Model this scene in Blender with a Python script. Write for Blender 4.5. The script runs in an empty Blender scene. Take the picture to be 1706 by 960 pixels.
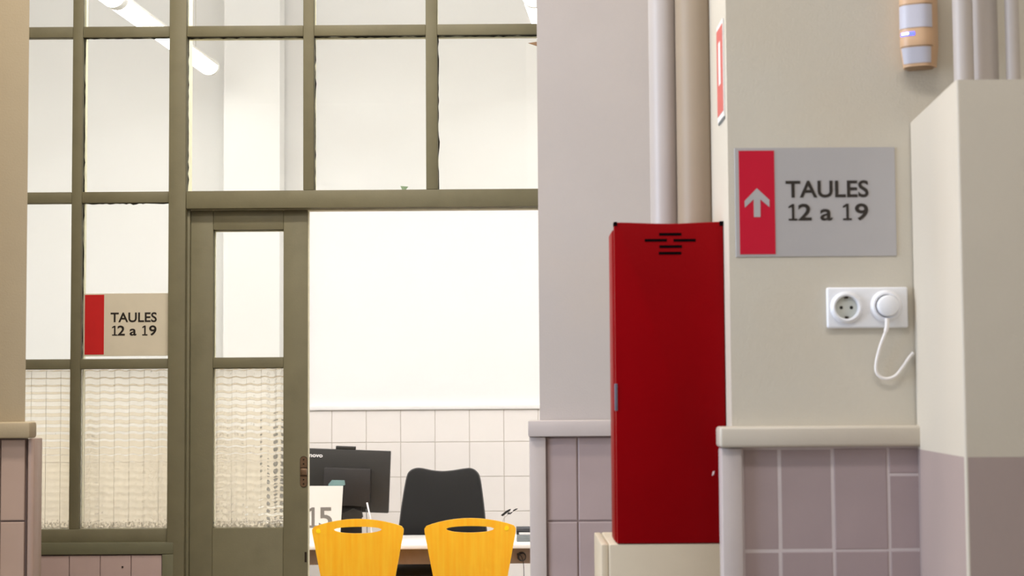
import bpy, bmesh, math, random
from mathutils import Matrix, Vector
random.seed(7)
S = bpy.context.scene
COL = S.collection
PI = math.pi

# ------------------------------------------------------------------ camera
F = 2900.0                      # focal length in pixels of the 1706 x 960 frame
EYE = 1.41
PITCH = math.atan(182.0 / F)
ROLL = -0.007
cam_d = bpy.data.cameras.new('camera')
cam_d.sensor_fit = 'HORIZONTAL'
cam_d.sensor_width = 36.0
cam_d.lens = F * 36.0 / 1706.0
cam_d.clip_start = 0.05
cam_d.dof.use_dof = True
cam_d.dof.focus_distance = 6.0
cam_d.dof.aperture_fstop = 8.0
cam = bpy.data.objects.new('camera', cam_d)
CROT = Matrix.Rotation(PI / 2 + PITCH, 3, 'X') @ Matrix.Rotation(ROLL, 3, 'Z')
cam.matrix_world = Matrix.Translation((0, 0, EYE)) @ CROT.to_4x4()
COL.objects.link(cam)
S.camera = cam

# ------------------------------------------------------------------ world, lights, exposure
S.view_settings.view_transform = 'Standard'
S.view_settings.look = 'None'
S.view_settings.gamma = 1.0
S.view_settings.use_curve_mapping = False
S.view_settings.exposure = 0.0
w = bpy.data.worlds.new('world')
S.world = w
w.use_nodes = True
w.node_tree.nodes['Background'].inputs[0].default_value = (0.75, 0.87, 1.0, 1)
w.node_tree.nodes['Background'].inputs[1].default_value = 1.0

def area(name, loc, target, sx, sy, power, color):
    l = bpy.data.lights.new(name, 'AREA')
    l.shape = 'RECTANGLE'; l.size = sx; l.size_y = sy
    l.energy = power; l.color = color
    o = bpy.data.objects.new(name, l)
    o.location = loc
    o.rotation_euler = (Vector(target) - Vector(loc)).to_track_quat('-Z', 'Y').to_euler()
    COL.objects.link(o)
    return o

# warm overhead light of the hall, out of view: one luminaire, two added lamps
area('hall_overhead_light', (0.0, 1.55, 3.80), (0.0, 1.55, 0), 2.0, 0.3, 33, (1.0, 0.955, 0.91))
area('hall_overhead_light', (-0.9, 4.42, 3.80), (-0.9, 4.42, 0), 1.2, 0.2, 44, (1.0, 0.92, 0.80))  # added over the partition to brighten its front
area('hall_overhead_light', (-1.35, 3.10, 3.80), (-1.35, 3.10, 0), 1.0, 0.3, 47, (1.0, 0.925, 0.82))  # added to warm the left pier and light the partition more evenly
# daylight standing in the tall window of the hall's left wall
area('hall_window_daylight', (-2.46, 2.35, 1.95), (0.0, 2.35, 1.95), 1.6, 1.9, 80, (0.655, 0.79, 1.0))
# luminaires of the bright office beyond the glazed partition (rows that go on outside the view), with added upward fill
for lx in (-2.6, -0.75, 1.1):
    area('office_ceiling_lamp', (lx, 6.45, 3.50), (lx, 6.45, 0), 0.4, 0.9, 35.5, (0.94, 0.945, 1.0))
    area('office_fill_up', (lx, 7.0, 3.25), (lx, 7.0, 4), 0.3, 1.8, 28.5, (0.94, 0.945, 1.0))  # upward fill added to brighten the upper office walls

# ------------------------------------------------------------------ helpers
def at(px, py, Y):
    """the point of the plane y = Y that lies at this place of the photograph"""
    d = CROT @ Vector(((px - 853.0) / F, -(py - 480.0) / F, -1.0))
    k = Y / d.y
    return Vector((d.x * k, Y, EYE + d.z * k))

def X(px, py, Y): return at(px, py, Y).x
def Z(px, py, Y): return at(px, py, Y).z

def srgb(r, g, b):
    f = lambda c: (c / 255 / 12.92) if c / 255 <= 0.04045 else ((c / 255 + 0.055) / 1.055) ** 2.4
    return (f(r), f(g), f(b), 1)

def mat(name, rgb, rough=0.6, metal=0.0, vary=0.0, vscale=6.0, bump=0.0, bscale=250.0, coat=0.0, spec=0.5,
        stain=None, stain_amt=0.0, stain_scale=2.5, stretch=(1, 1, 1)):
    m = bpy.data.materials.new(name); m.use_nodes = True
    nt = m.node_tree; N = nt.nodes; L = nt.links
    b = N['Principled BSDF']
    c = srgb(*rgb)
    b.inputs['Base Color'].default_value = c
    b.inputs['Roughness'].default_value = rough
    b.inputs['Metallic'].default_value = metal
    b.inputs['Specular IOR Level'].default_value = spec
    if coat: b.inputs['Coat Weight'].default_value = coat; b.inputs['Coat Roughness'].default_value = 0.08
    tc = N.new('ShaderNodeTexCoord'); mp = N.new('ShaderNodeMapping')
    mp.inputs['Scale'].default_value = stretch
    L.new(tc.outputs['Object'], mp.inputs['Vector'])
    if vary > 0:
        n = N.new('ShaderNodeTexNoise'); n.inputs['Scale'].default_value = vscale; n.inputs['Detail'].default_value = 6
        L.new(mp.outputs[0], n.inputs['Vector'])
        r = N.new('ShaderNodeMapRange')
        r.inputs[1].default_value = 0.3; r.inputs[2].default_value = 0.7
        r.inputs[3].default_value = 1 - vary; r.inputs[4].default_value = 1 + vary
        L.new(n.outputs['Fac'], r.inputs[0])
        mx = N.new('ShaderNodeVectorMath'); mx.operation = 'SCALE'
        mx.inputs[0].default_value = c[:3]
        L.new(r.outputs[0], mx.inputs['Scale'])
        out = mx.outputs[0]
        if stain:
            n2 = N.new('ShaderNodeTexNoise'); n2.inputs['Scale'].default_value = stain_scale; n2.inputs['Detail'].default_value = 8
            L.new(tc.outputs['Object'], n2.inputs['Vector'])
            r2 = N.new('ShaderNodeMapRange')
            r2.inputs[1].default_value = 0.52; r2.inputs[2].default_value = 0.75
            r2.inputs[3].default_value = 0; r2.inputs[4].default_value = stain_amt
            L.new(n2.outputs['Fac'], r2.inputs[0])
            mm = N.new('ShaderNodeMix'); mm.data_type = 'RGBA'
            L.new(r2.outputs[0], mm.inputs[0]); L.new(out, mm.inputs[6]); mm.inputs[7].default_value = srgb(*stain)
            out = mm.outputs[2]
        L.new(out, b.inputs['Base Color'])
    if bump > 0:
        n3 = N.new('ShaderNodeTexNoise'); n3.inputs['Scale'].default_value = bscale; n3.inputs['Detail'].default_value = 3
        L.new(mp.outputs[0], n3.inputs['Vector'])
        bp = N.new('ShaderNodeBump'); bp.inputs['Strength'].default_value = bump; bp.inputs['Distance'].default_value = 0.002
        L.new(n3.outputs['Fac'], bp.inputs['Height']); L.new(bp.outputs[0], b.inputs['Normal'])
    return m

def emit(name, rgb, strength):
    m = bpy.data.materials.new(name); m.use_nodes = True
    b = m.node_tree.nodes['Principled BSDF']
    b.inputs['Base Color'].default_value = srgb(*rgb)
    b.inputs['Emission Color'].default_value = srgb(*rgb)
    b.inputs['Emission Strength'].default_value = strength
    return m

def glass_clear(name, tint=(0.97, 0.985, 0.97)):
    m = bpy.data.materials.new(name); m.use_nodes = True
    nt = m.node_tree; N = nt.nodes; L = nt.links
    N.remove(N['Principled BSDF'])
    t = N.new('ShaderNodeBsdfTransparent'); t.inputs[0].default_value = (*tint, 1)
    g = N.new('ShaderNodeBsdfGlossy'); g.inputs['Roughness'].default_value = 0.02
    fr = N.new('ShaderNodeFresnel'); fr.inputs[0].default_value = 1.45
    mx = N.new('ShaderNodeMixShader')
    L.new(fr.outputs[0], mx.inputs[0]); L.new(t.outputs[0], mx.inputs[1]); L.new(g.outputs[0], mx.inputs[2])
    L.new(mx.outputs[0], N['Material Output'].inputs[0])
    return m

def glass_textured(name):
    """patterned cast glass: refracts, scatters a little, grime in blotches"""
    m = bpy.data.materials.new(name); m.use_nodes = True
    nt = m.node_tree; N = nt.nodes; L = nt.links
    N.remove(N['Principled BSDF'])
    g = N.new('ShaderNodeBsdfGlass'); g.inputs['Roughness'].default_value = 0.07; g.inputs['IOR'].default_value = 1.45
    g.inputs['Color'].default_value = (0.97, 0.97, 0.93, 1)
    tr = N.new('ShaderNodeBsdfTranslucent'); tr.inputs[0].default_value = (0.95, 0.93, 0.86, 1)
    mx = N.new('ShaderNodeMixShader'); mx.inputs[0].default_value = 0.22
    L.new(g.outputs[0], mx.inputs[1]); L.new(tr.outputs[0], mx.inputs[2])
    tc = N.new('ShaderNodeTexCoord'); mp = N.new('ShaderNodeMapping'); mp.inputs['Scale'].default_value = (160, 160, 110)
    L.new(tc.outputs['Object'], mp.inputs[0])
    n = N.new('ShaderNodeTexNoise'); n.inputs['Scale'].default_value = 1.0; n.inputs['Detail'].default_value = 6
    L.new(mp.outputs[0], n.inputs['Vector'])
    # grime that has settled on the glass, densest along the putty at the foot of the pane
    sx = N.new('ShaderNodeSeparateXYZ'); L.new(tc.outputs['Generated'], sx.inputs[0])
    r = N.new('ShaderNodeMapRange'); r.inputs[1].default_value = 0.0; r.inputs[2].default_value = 0.07
    r.inputs[3].default_value = 0.26; r.inputs[4].default_value = -0.02
    L.new(sx.outputs['Z'], r.inputs[0])
    ad = N.new('ShaderNodeMath'); ad.operation = 'ADD'; L.new(n.outputs['Fac'], ad.inputs[0]); L.new(r.outputs[0], ad.inputs[1])
    r2 = N.new('ShaderNodeMapRange'); r2.inputs[1].default_value = 0.64; r2.inputs[2].default_value = 0.9
    r2.inputs[3].default_value = 0; r2.inputs[4].default_value = 0.7
    L.new(ad.outputs[0], r2.inputs[0])
    d = N.new('ShaderNodeBsdfDiffuse'); d.inputs[0].default_value = srgb(128, 116, 86)
    mx2 = N.new('ShaderNodeMixShader')
    L.new(r2.outputs[0], mx2.inputs[0]); L.new(mx.outputs[0], mx2.inputs[1]); L.new(d.outputs[0], mx2.inputs[2])
    L.new(mx2.outputs[0], N['Material Output'].inputs[0])
    return m

M = dict(
    cream=mat('cream wall paint', (205, 197, 182), 0.62, vary=0.025, vscale=5, bump=0.25, bscale=220, stain=(188, 168, 138), stain_amt=0.25),
    midwall=mat('pale mauve wall paint', (190, 181, 177), 0.62, vary=0.025, vscale=5, bump=0.25, bscale=220, stain=(190, 170, 145), stain_amt=0.2),
    tanwall=mat('tan pier paint', (172, 155, 126), 0.6, vary=0.03, vscale=5, bump=0.25, bscale=220),
    rail=mat('rail paint', (200, 190, 175), 0.42, vary=0.03, vscale=9, bump=0.12, bscale=120),
    rail_mauve=mat('mauve grey rail paint', (190, 179, 176), 0.45, vary=0.03, vscale=9, bump=0.15, bscale=150),
    plinth=mat('plinth paint', (194, 180, 158), 0.5, vary=0.03, vscale=9, bump=0.12, bscale=120),
    strip_brown=mat('brown pink strip paint', (164, 138, 124), 0.4, vary=0.04, vscale=9),
    cupboard=mat('cream cupboard laminate', (222, 208, 184), 0.5, vary=0.02, vscale=5),
    cupboard_dark=mat('tan cupboard edge', (186, 168, 138), 0.5, vary=0.03, vscale=8),
    tile=mat('painted mauve tile', (170, 152, 152), 0.42, vary=0.05, vscale=7, bump=0.12, bscale=90),
    tile_gloss=mat('glossy brown pink tile', (188, 162, 148), 0.09, vary=0.05, vscale=6, coat=0.5),
    grout=mat('pale grout', (206, 194, 193), 0.8, vary=0.05, vscale=20),
    grout_dark=mat('dark grout', (135, 118, 116), 0.8, vary=0.05, vscale=20),
    pink_tile=mat('dusty pink tile', (218, 192, 188), 0.5, vary=0.05, vscale=9, bump=0.1, bscale=120),
    white_tile=mat('white glazed tile', (238, 233, 227), 0.3, vary=0.015, vscale=4),
    tile_grout=mat('office grout', (206, 198, 186), 0.8, vary=0.03, vscale=10),
    office=mat('office white paint', (241, 239, 236), 0.7, vary=0.012, vscale=2),
    floor=mat('grey terrazzo floor', (150, 142, 132), 0.4, vary=0.12, vscale=90),
    ceiling=mat('ceiling white', (232, 228, 220), 0.8, vary=0.02, vscale=3),
    olive=mat('olive green frame paint', (136, 130, 103), 0.55, vary=0.05, vscale=14, bump=0.15, bscale=160, stain=(96, 90, 66), stain_amt=0.25, stain_scale=9),
    olive2=mat('green grey skirting paint', (126, 124, 98), 0.5, vary=0.05, vscale=14, bump=0.12, bscale=160),
    lit_cream=mat('cream for lit frame sides', (226, 218, 186), 0.7, vary=0.08, vscale=40),  # office light on the frame's room-side faces, put into the colour
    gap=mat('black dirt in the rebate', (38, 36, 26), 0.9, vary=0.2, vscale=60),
    glass=glass_clear('clear pane glass'),
    cast=glass_textured('patterned wired glass'),
    wire=mat('wire in glass', (150, 146, 134), 0.5, metal=0.3, vary=0.03),
    brass=mat('worn brown steel', (150, 122, 98), 0.38, metal=0.75, vary=0.12, vscale=90),
    screw=mat('dark screw', (60, 48, 40), 0.5, metal=0.5, vary=0.05),
    red=mat('red enamel', (134, 0, 7), 0.42, spec=0.07, vary=0.05, vscale=8, bump=0.22, bscale=330),
    black=mat('black plastic', (26, 25, 25), 0.45, vary=0.05),
    slot=mat('slot black', (10, 4, 6), 0.9, spec=0.05, vary=0.05),
    lockgrey=mat('blue grey lock steel', (120, 122, 140), 0.4, metal=0.5, vary=0.06, vscale=60),
    chip=mat('bare primer chip', (225, 205, 205), 0.7, vary=0.05),
    sign_grey=mat('pale grey sign film', (176, 172, 172), 0.35, vary=0.012, vscale=6),
    sign_beige=mat('beige grey sign film', (248, 238, 216), 0.5, vary=0.02, vscale=20),
    sign_red=mat('crimson sign film', (196, 6, 46), 0.35, vary=0.03, vscale=10),
    sign_red2=mat('scarlet sign film', (228, 36, 38), 0.5, vary=0.03, vscale=30),
    ink=mat('black lettering', (40, 32, 26), 0.5, vary=0.03),
    grey_ink=mat('grey numeral', (132, 126, 118), 0.5, vary=0.02),
    white_ink=mat('white print', (236, 232, 228), 0.5, vary=0.01),
    fire_red=mat('faded red print', (206, 100, 92), 0.5, vary=0.05, vscale=30),
    pipe_white=mat('white pipe paint', (184, 175, 170), 0.4, vary=0.02, vscale=6),
    pipe_tan=mat('tan pipe paint', (158, 141, 121), 0.5, vary=0.03, vscale=6),
    box_white=mat('white boxing paint', (224, 218, 212), 0.55, vary=0.02, vscale=5, bump=0.15),
    box_beige=mat('beige boxing paint', (204, 194, 178), 0.6, vary=0.025, vscale=5, bump=0.2, stain=(150, 136, 112), stain_amt=0.15),
    box_mauve=mat('mauve boxing paint', (166, 148, 142), 0.55, vary=0.03, vscale=5, bump=0.15),
    socket=mat('white socket plastic', (232, 232, 236), 0.3, vary=0.01),
    socket_in=mat('grey socket well', (196, 198, 192), 0.4, vary=0.01),
    hole=mat('socket hole', (24, 20, 18), 0.6, vary=0.05),
    cord=mat('white cord', (236, 230, 226), 0.4, vary=0.01),
    det=mat('aged beige detector plastic', (208, 170, 134), 0.4, vary=0.03, vscale=20),
    det_lens=mat('milky detector lens', (194, 192, 203), 0.35, vary=0.02),
    det_dark=mat('brown detector base', (140, 112, 84), 0.5, vary=0.05),
    led=emit('blue light', (60, 70, 255), 5.0),
    led_core=emit('blue white light', (225, 230, 255), 8.0),
    tube=emit('lit diffuser', (255, 252, 244), 9.0),
    lamp_body=mat('white lamp housing', (240, 238, 232), 0.4, vary=0.01),
    steel=mat('thin steel cable', (180, 176, 168), 0.4, metal=0.6, vary=0.03),
    ply=None,
    ply_edge=mat('pale plywood edge', (250, 196, 92), 0.5, vary=0.06, vscale=60),
    chrome=mat('chrome tube', (205, 205, 208), 0.15, metal=1.0, vary=0.02),
    sticker=mat('yellow dot', (255, 214, 0), 0.5, vary=0.02),
    fabric=mat('charcoal fabric', (29, 28, 26), 0.9, vary=0.2, vscale=500, bump=0.5, bscale=700),
    edgeblack=mat('dark edge trim', (70, 69, 67), 0.5, vary=0.05),
    seatblack=mat('black upholstery', (20, 19, 19), 0.85, vary=0.15, vscale=400),
    desk_top=mat('white laminate', (244, 241, 234), 0.35, vary=0.01),
    beam=mat('taupe metal beam', (146, 126, 108), 0.4, metal=0.25, vary=0.08, vscale=30),
    mon=mat('black monitor plastic', (42, 39, 34), 0.5, vary=0.12, vscale=300, bump=0.2, bscale=500),
    mon2=mat('dark brown housing plastic', (38, 33, 29), 0.55, vary=0.1, vscale=300),
    panel=mat('white number panel', (240, 236, 226), 0.5, vary=0.01),
    paper=mat('teal paper', (120, 150, 146), 0.6, vary=0.08, vscale=40),
    greypl=mat('grey plastic', (118, 124, 124), 0.5, vary=0.06, vscale=60),
    darkpl=mat('dark grey plastic', (56, 58, 62), 0.45, vary=0.06, vscale=60),
    green_tape=mat('green tape', (150, 176, 142), 0.6, vary=0.08, vscale=80),
    brown_card=mat('brown card', (160, 118, 84), 0.7, vary=0.08, vscale=60),
)

def plywood():
    m = bpy.data.materials.new('honey plywood'); m.use_nodes = True
    nt = m.node_tree; N = nt.nodes; L = nt.links; b = N['Principled BSDF']
    tc = N.new('ShaderNodeTexCoord'); mp = N.new('ShaderNodeMapping'); mp.inputs['Scale'].default_value = (55, 55, 2.5)
    L.new(tc.outputs['Object'], mp.inputs[0])
    n = N.new('ShaderNodeTexNoise'); n.inputs['Scale'].default_value = 1.0; n.inputs['Detail'].default_value = 5
    L.new(mp.outputs[0], n.inputs['Vector'])
    cr = N.new('ShaderNodeValToRGB')
    cr.color_ramp.elements[0].position = 0.3; cr.color_ramp.elements[0].color = srgb(254, 176, 18)
    cr.color_ramp.elements[1].position = 0.72; cr.color_ramp.elements[1].color = srgb(255, 196, 42)
    L.new(n.outputs['Fac'], cr.inputs[0]); L.new(cr.outputs[0], b.inputs['Base Color'])
    b.inputs['Roughness'].default_value = 0.42
    return m
M['ply'] = plywood()

def obj(name, bm, m, parent=None, smooth=False):
    me = bpy.data.meshes.new(name)
    bmesh.ops.recalc_face_normals(bm, faces=bm.faces[:])
    bm.to_mesh(me); bm.free()
    return objm(name, me, m, parent, smooth)

def objm(name, me, m, parent=None, smooth=False):
    ms = m if isinstance(m, (list, tuple)) else [m]
    for k in ms:
        me.materials.append(M[k] if isinstance(k, str) else k)
    if smooth:
        me.polygons.foreach_set('use_smooth', [True] * len(me.polygons))
        try: me.set_sharp_from_angle(angle=math.radians(35))
        except Exception: pass
    o = bpy.data.objects.new(name, me)
    COL.objects.link(o)
    if parent: adopt(o, parent)
    return o

def adopt(o, parent):
    o.parent = parent
    o.matrix_parent_inverse = Matrix.Translation(-world_loc(parent))

def world_loc(p):
    v = Vector(p.location)
    while p.parent:
        v = v + p.matrix_parent_inverse.translation + p.parent.location if False else v
        break
    return v

def empty(name, loc):
    o = bpy.data.objects.new(name, None); o.empty_display_size = 0.05
    o.location = loc; COL.objects.link(o)
    return o

def tag(o, label, cat=None, group=None, kind=None):
    o['label'] = label
    if cat: o['category'] = cat
    if group: o['group'] = group
    if kind: o['kind'] = kind
    return o

def struct(o, label=None):
    o['kind'] = 'structure'
    if label: o['label'] = label
    return o

def box(bm, x0, x1, y0, y1, z0, z1, bev=0.0, seg=2, mi=0):
    vs = [bm.verts.new((x, y, z)) for x in (x0, x1) for y in (y0, y1) for z in (z0, z1)]
    idx = [(0, 1, 3, 2), (4, 6, 7, 5), (0, 4, 5, 1), (2, 3, 7, 6), (0, 2, 6, 4), (1, 5, 7, 3)]
    fs = [bm.faces.new([vs[i] for i in f]) for f in idx]
    for f in fs: f.material_index = mi
    if bev > 0:
        es = list({e for f in fs for e in f.edges})
        bmesh.ops.bevel(bm, geom=es, offset=bev, segments=seg, profile=0.5, affect='EDGES')
    return bm

def B(name, x0, x1, y0, y1, z0, z1, m, parent=None, bev=0.0, seg=2):
    bm = bmesh.new(); box(bm, min(x0, x1), max(x0, x1), min(y0, y1), max(y0, y1), min(z0, z1), max(z0, z1), bev, seg)
    return obj(name, bm, m, parent, smooth=bev > 0)

def prism(bm, pts, z0, z1):
    lo = [bm.verts.new((x, y, z0)) for x, y in pts]; hi = [bm.verts.new((x, y, z1)) for x, y in pts]
    n = len(pts)
    bm.faces.new(lo); bm.faces.new(hi)
    for i in range(n): bm.faces.new([lo[i], lo[(i + 1) % n], hi[(i + 1) % n], hi[i]])
    return bm

def plate(bm, pts, y0, y1):
    """an outline in x-z given a thickness along y"""
    a = [bm.verts.new((x, y0, z)) for x, z in pts]; b = [bm.verts.new((x, y1, z)) for x, z in pts]
    n = len(pts)
    bm.faces.new(a); bm.faces.new(b)
    for i in range(n): bm.faces.new([a[i], a[(i + 1) % n], b[(i + 1) % n], b[i]])
    return bm

def cyl(bm, p0, p1, r0, r1=None, n=24):
    r1 = r0 if r1 is None else r1
    p0, p1 = Vector(p0), Vector(p1)
    q = (p1 - p0).to_track_quat('Z', 'Y')
    A = [bm.verts.new(p0 + q @ Vector((r0 * math.cos(2 * PI * i / n), r0 * math.sin(2 * PI * i / n), 0))) for i in range(n)]
    C = [bm.verts.new(p1 + q @ Vector((r1 * math.cos(2 * PI * i / n), r1 * math.sin(2 * PI * i / n), 0))) for i in range(n)]
    bm.faces.new(A); bm.faces.new(C)
    for i in range(n): bm.faces.new([A[i], A[(i + 1) % n], C[(i + 1) % n], C[i]])
    return bm

def lathe_y(bm, c, prof, n=32):
    """profile (radius, y) turned about an axis along y through c"""
    rings = []
    for r, y in prof:
        if r < 1e-6: rings.append([bm.verts.new((c[0], c[1] + y, c[2]))])
        else: rings.append([bm.verts.new((c[0] + r * math.cos(2 * PI * i / n), c[1] + y, c[2] + r * math.sin(2 * PI * i / n))) for i in range(n)])
    for a, b in zip(rings, rings[1:]):
        for i in range(n):
            j = (i + 1) % n
            v = [a[i % len(a)], a[j % len(a)], b[j % len(b)], b[i % len(b)]]
            v = list(dict.fromkeys(v))
            if len(v) > 2: bm.faces.new(v)
    return bm

def smooth_path(pts, k=8, closed=False):
    P = [Vector(p) for p in pts]; out = []; n = len(P)
    rng = n if closed else n - 1
    for i in range(rng):
        if closed: p0, p1, p2, p3 = P[(i - 1) % n], P[i], P[(i + 1) % n], P[(i + 2) % n]
        else: p0, p1, p2, p3 = P[max(i - 1, 0)], P[i], P[i + 1], P[min(i + 2, n - 1)]
        for j in range(k):
            t = j / k
            out.append(0.5 * ((2 * p1) + (p2 - p0) * t + (2 * p0 - 5 * p1 + 4 * p2 - p3) * t * t + (3 * p1 - p0 - 3 * p2 + p3) * t ** 3))
    if not closed: out.append(P[-1])
    return out

def tube(bm, pts, r, n=10, closed=False):
    P = [Vector(p) for p in pts]; rings = []
    up = Vector((0.13, 0.31, 0.94)).normalized()
    m = len(P)
    for i, p in enumerate(P):
        a = P[(i - 1) % m] if (closed or i > 0) else p
        b = P[(i + 1) % m] if (closed or i < m - 1) else p
        t = (b - a).normalized()
        u = (up - t * up.dot(t)).normalized() if abs(up.dot(t)) < 0.98 else t.orthogonal().normalized()
        up = u
        v = t.cross(u)
        rings.append([bm.verts.new(p + r * (math.cos(2 * PI * k / n) * u + math.sin(2 * PI * k / n) * v)) for k in range(n)])
    pairs = list(zip(rings, rings[1:])) + ([(rings[-1], rings[0])] if closed else [])
    for a, b in pairs:
        for k in range(n): bm.faces.new([a[k], a[(k + 1) % n], b[(k + 1) % n], b[k]])
    if not closed: bm.faces.new(rings[0]); bm.faces.new(rings[-1])
    return bm

def text(name, s, x0, x1, z0, z1, y, m, parent, bold=0.0, thick=0.0006):
    """lettering standing in the x-z plane, fitted to a box, facing -y"""
    cu = bpy.data.curves.new('t', 'FONT'); cu.body = s; cu.size = 1.0; cu.extrude = 0.02; cu.offset = bold
    cu.resolution_u = 4
    tmp = bpy.data.objects.new('t', cu); COL.objects.link(tmp)
    dg = bpy.context.evaluated_depsgraph_get(); dg.update()
    me = bpy.data.meshes.new_from_object(tmp.evaluated_get(dg))
    bpy.data.objects.remove(tmp)
    xs = [v.co.x for v in me.vertices]; ys = [v.co.y for v in me.vertices]
    ax, bx, ay, by = min(xs), max(xs), min(ys), max(ys)
    for v in me.vertices:
        px = x0 + (v.co.x - ax) / (bx - ax) * (x1 - x0)
        pz = z0 + (v.co.y - ay) / (by - ay) * (z1 - z0)
        py = y - (v.co.z / 0.02) * thick / 2
        v.co = (px, py, pz)
    me.materials.clear()
    bm = bmesh.new(); bm.from_mesh(me); bmesh.ops.remove_doubles(bm, verts=bm.verts[:], dist=1e-6); bm.verts.ensure_lookup_table()
    seen = set(); out = []
    for v0 in bm.verts:                       # each letter an object of its own
        if v0 in seen: continue
        st = [v0]; isl = []; seen.add(v0)
        while st:
            v = st.pop(); isl.append(v)
            for e in v.link_edges:
                o_ = e.other_vert(v)
                if o_ not in seen: seen.add(o_); st.append(o_)
        idx = {v: k for k, v in enumerate(isl)}
        fs_ = [[idx[v] for v in f.verts] for f in {f for v in isl for f in v.link_faces}]
        ml = bpy.data.meshes.new(name); ml.from_pydata([v.co[:] for v in isl], [], fs_)
        lo_x, hi_x = min(v.co.x for v in isl), max(v.co.x for v in isl); lo_z, hi_z = min(v.co.z for v in isl), max(v.co.z for v in isl)
        hh_ = hi_z - lo_z
        if '1' in s and (hi_x - lo_x) < .42 * hh_ and hh_ > .8 * (z1 - z0):
            a_ = lo_x if lo_x < x0 + .02 * hh_ else (lo_x + hi_x) / 2 - .26 * hh_
            one = [(0, 0), (.52, 0), (.52, .115), (.345, .115), (.345, 1), (.21, 1), (.0, .86), (.0, .74), (.195, .835), (.195, .115), (0, .115)]
            bm1 = bmesh.new(); plate(bm1, [(a_ + u_ * hh_, lo_z + w_ * hh_) for u_, w_ in one], y - thick / 2, y + thick / 2)
            out.append(obj(name, bm1, m, parent)); continue
        out.append(objm(name, ml, m, parent))
    bm.free()
    return out

TILE = {}
def tile(parent, x0, x1, z0, z1, yf, m, depth=0.008, bev=0.0025):
    """one tile, face at y = yf, meshes shared between equal sizes"""
    key = (round(x1 - x0, 3), round(z1 - z0, 3), m, depth)
    if key not in TILE:
        bm = bmesh.new(); w_, h_ = x1 - x0, z1 - z0
        box(bm, -w_ / 2, w_ / 2, 0, depth, -h_ / 2, h_ / 2)
        es = [e for e in bm.edges if all(abs(v.co.y) < 1e-6 for v in e.verts)]
        bmesh.ops.bevel(bm, geom=es, offset=bev, segments=2, profile=0.5, affect='EDGES')
        bmesh.ops.recalc_face_normals(bm, faces=bm.faces[:])
        me = bpy.data.meshes.new('tile'); bm.to_mesh(me); bm.free()
        me.materials.append(M[m])
        TILE[key] = me
    o = bpy.data.objects.new('tile', TILE[key]); COL.objects.link(o)
    j = random.uniform(-0.0006, 0.0006)
    o.location = ((x0 + x1) / 2, yf + j, (z0 + z1) / 2)
    if parent: adopt(o, parent)
    return o

# ------------------------------------------------------------------ planes of the place (metres from the camera)
YR, YM, YL, YP, YB = 3.26, 4.30, 4.30, 5.77, 9.60
HC = 3.90                                   # ceiling height
XL, XR = -2.5, 1.7

# ------------------------------------------------------------------ shell
struct(B('floor', XL - 1.2, XR + .3, -3.1, YB + .2, -0.06, 0, 'floor'))
struct(B('ceiling', XL - 1.2, XR + .3, -3.1, YB + .2, HC, HC + .06, 'ceiling'))
struct(B('wall_back', XL - .1, XR + .1, -3.1, -3.0, 0, HC, 'cream'))
struct(B('wall_hall_right', XR, XR + .1, -3.0, YP, 0, HC, 'cream'))
bm = bmesh.new()                            # left wall of the hall with its tall window opening
box(bm, XL - .12, XL, -3.0, 1.5, 0, HC); box(bm, XL - .12, XL, 3.2, YP, 0, HC)
box(bm, XL - .12, XL, 1.5, 3.2, 0, .9); box(bm, XL - .12, XL, 1.5, 3.2, 3.0, HC)
struct(obj('wall_hall_left', bm, 'cream'))
struct(B('wall_hall_blocker', XL, -1.72, 3.42, 3.62, 0, HC, 'cream'))  # unseen slab added to keep window daylight off the left pier
struct(B('wall_room_left', -3.6, -3.5, YP, YB + .1, 0, HC, 'office'))
struct(B('wall_room_right', XR, XR + .1, YP + .1, YB + .1, 0, HC, 'office'))

# --- far wall of the office: white paint over white tiles
zt = Z(700, 683, YB)
wf = struct(B('wall_far', -3.5, XR, YB, YB + .1, 0, HC, ['office']), 'bright white far wall with white tiled lower half')
B('tile_bed', -3.5, XR, YB - .004, YB, 0, zt, 'tile_grout', wf)
B('dado_moulding', -3.5, XR, YB - .022, YB, zt, zt + .028, 'office', wf, .006)
p = 57.1 / F * YB
xs0 = X(553, 740, YB) - p * 12
zr = [zt, Z(700, 737, YB)]
while zr[-1] > 0.05: zr.append(max(zr[-1] - p * 1.005, 0))
g = .0016
for r in range(len(zr) - 1):
    if zr[r] - zr[r + 1] < .03: continue
    if zr[r] < .35: continue
    for c in range(24):
        tile(wf, xs0 + c * p + g, xs0 + (c + 1) * p - g, zr[r + 1] + g, zr[r] - g, YB - .008, 'white_tile', .005, .0015)
# projecting breast of the far wall, left of the middle
xb = X(373, 200, YB - .22)
wb = struct(B('wall_far_breast', xb, X(466, 200, YB - .22), YB - .22, YB - .02, 0, HC, 'office'), 'white pilaster on the far office wall')

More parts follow.
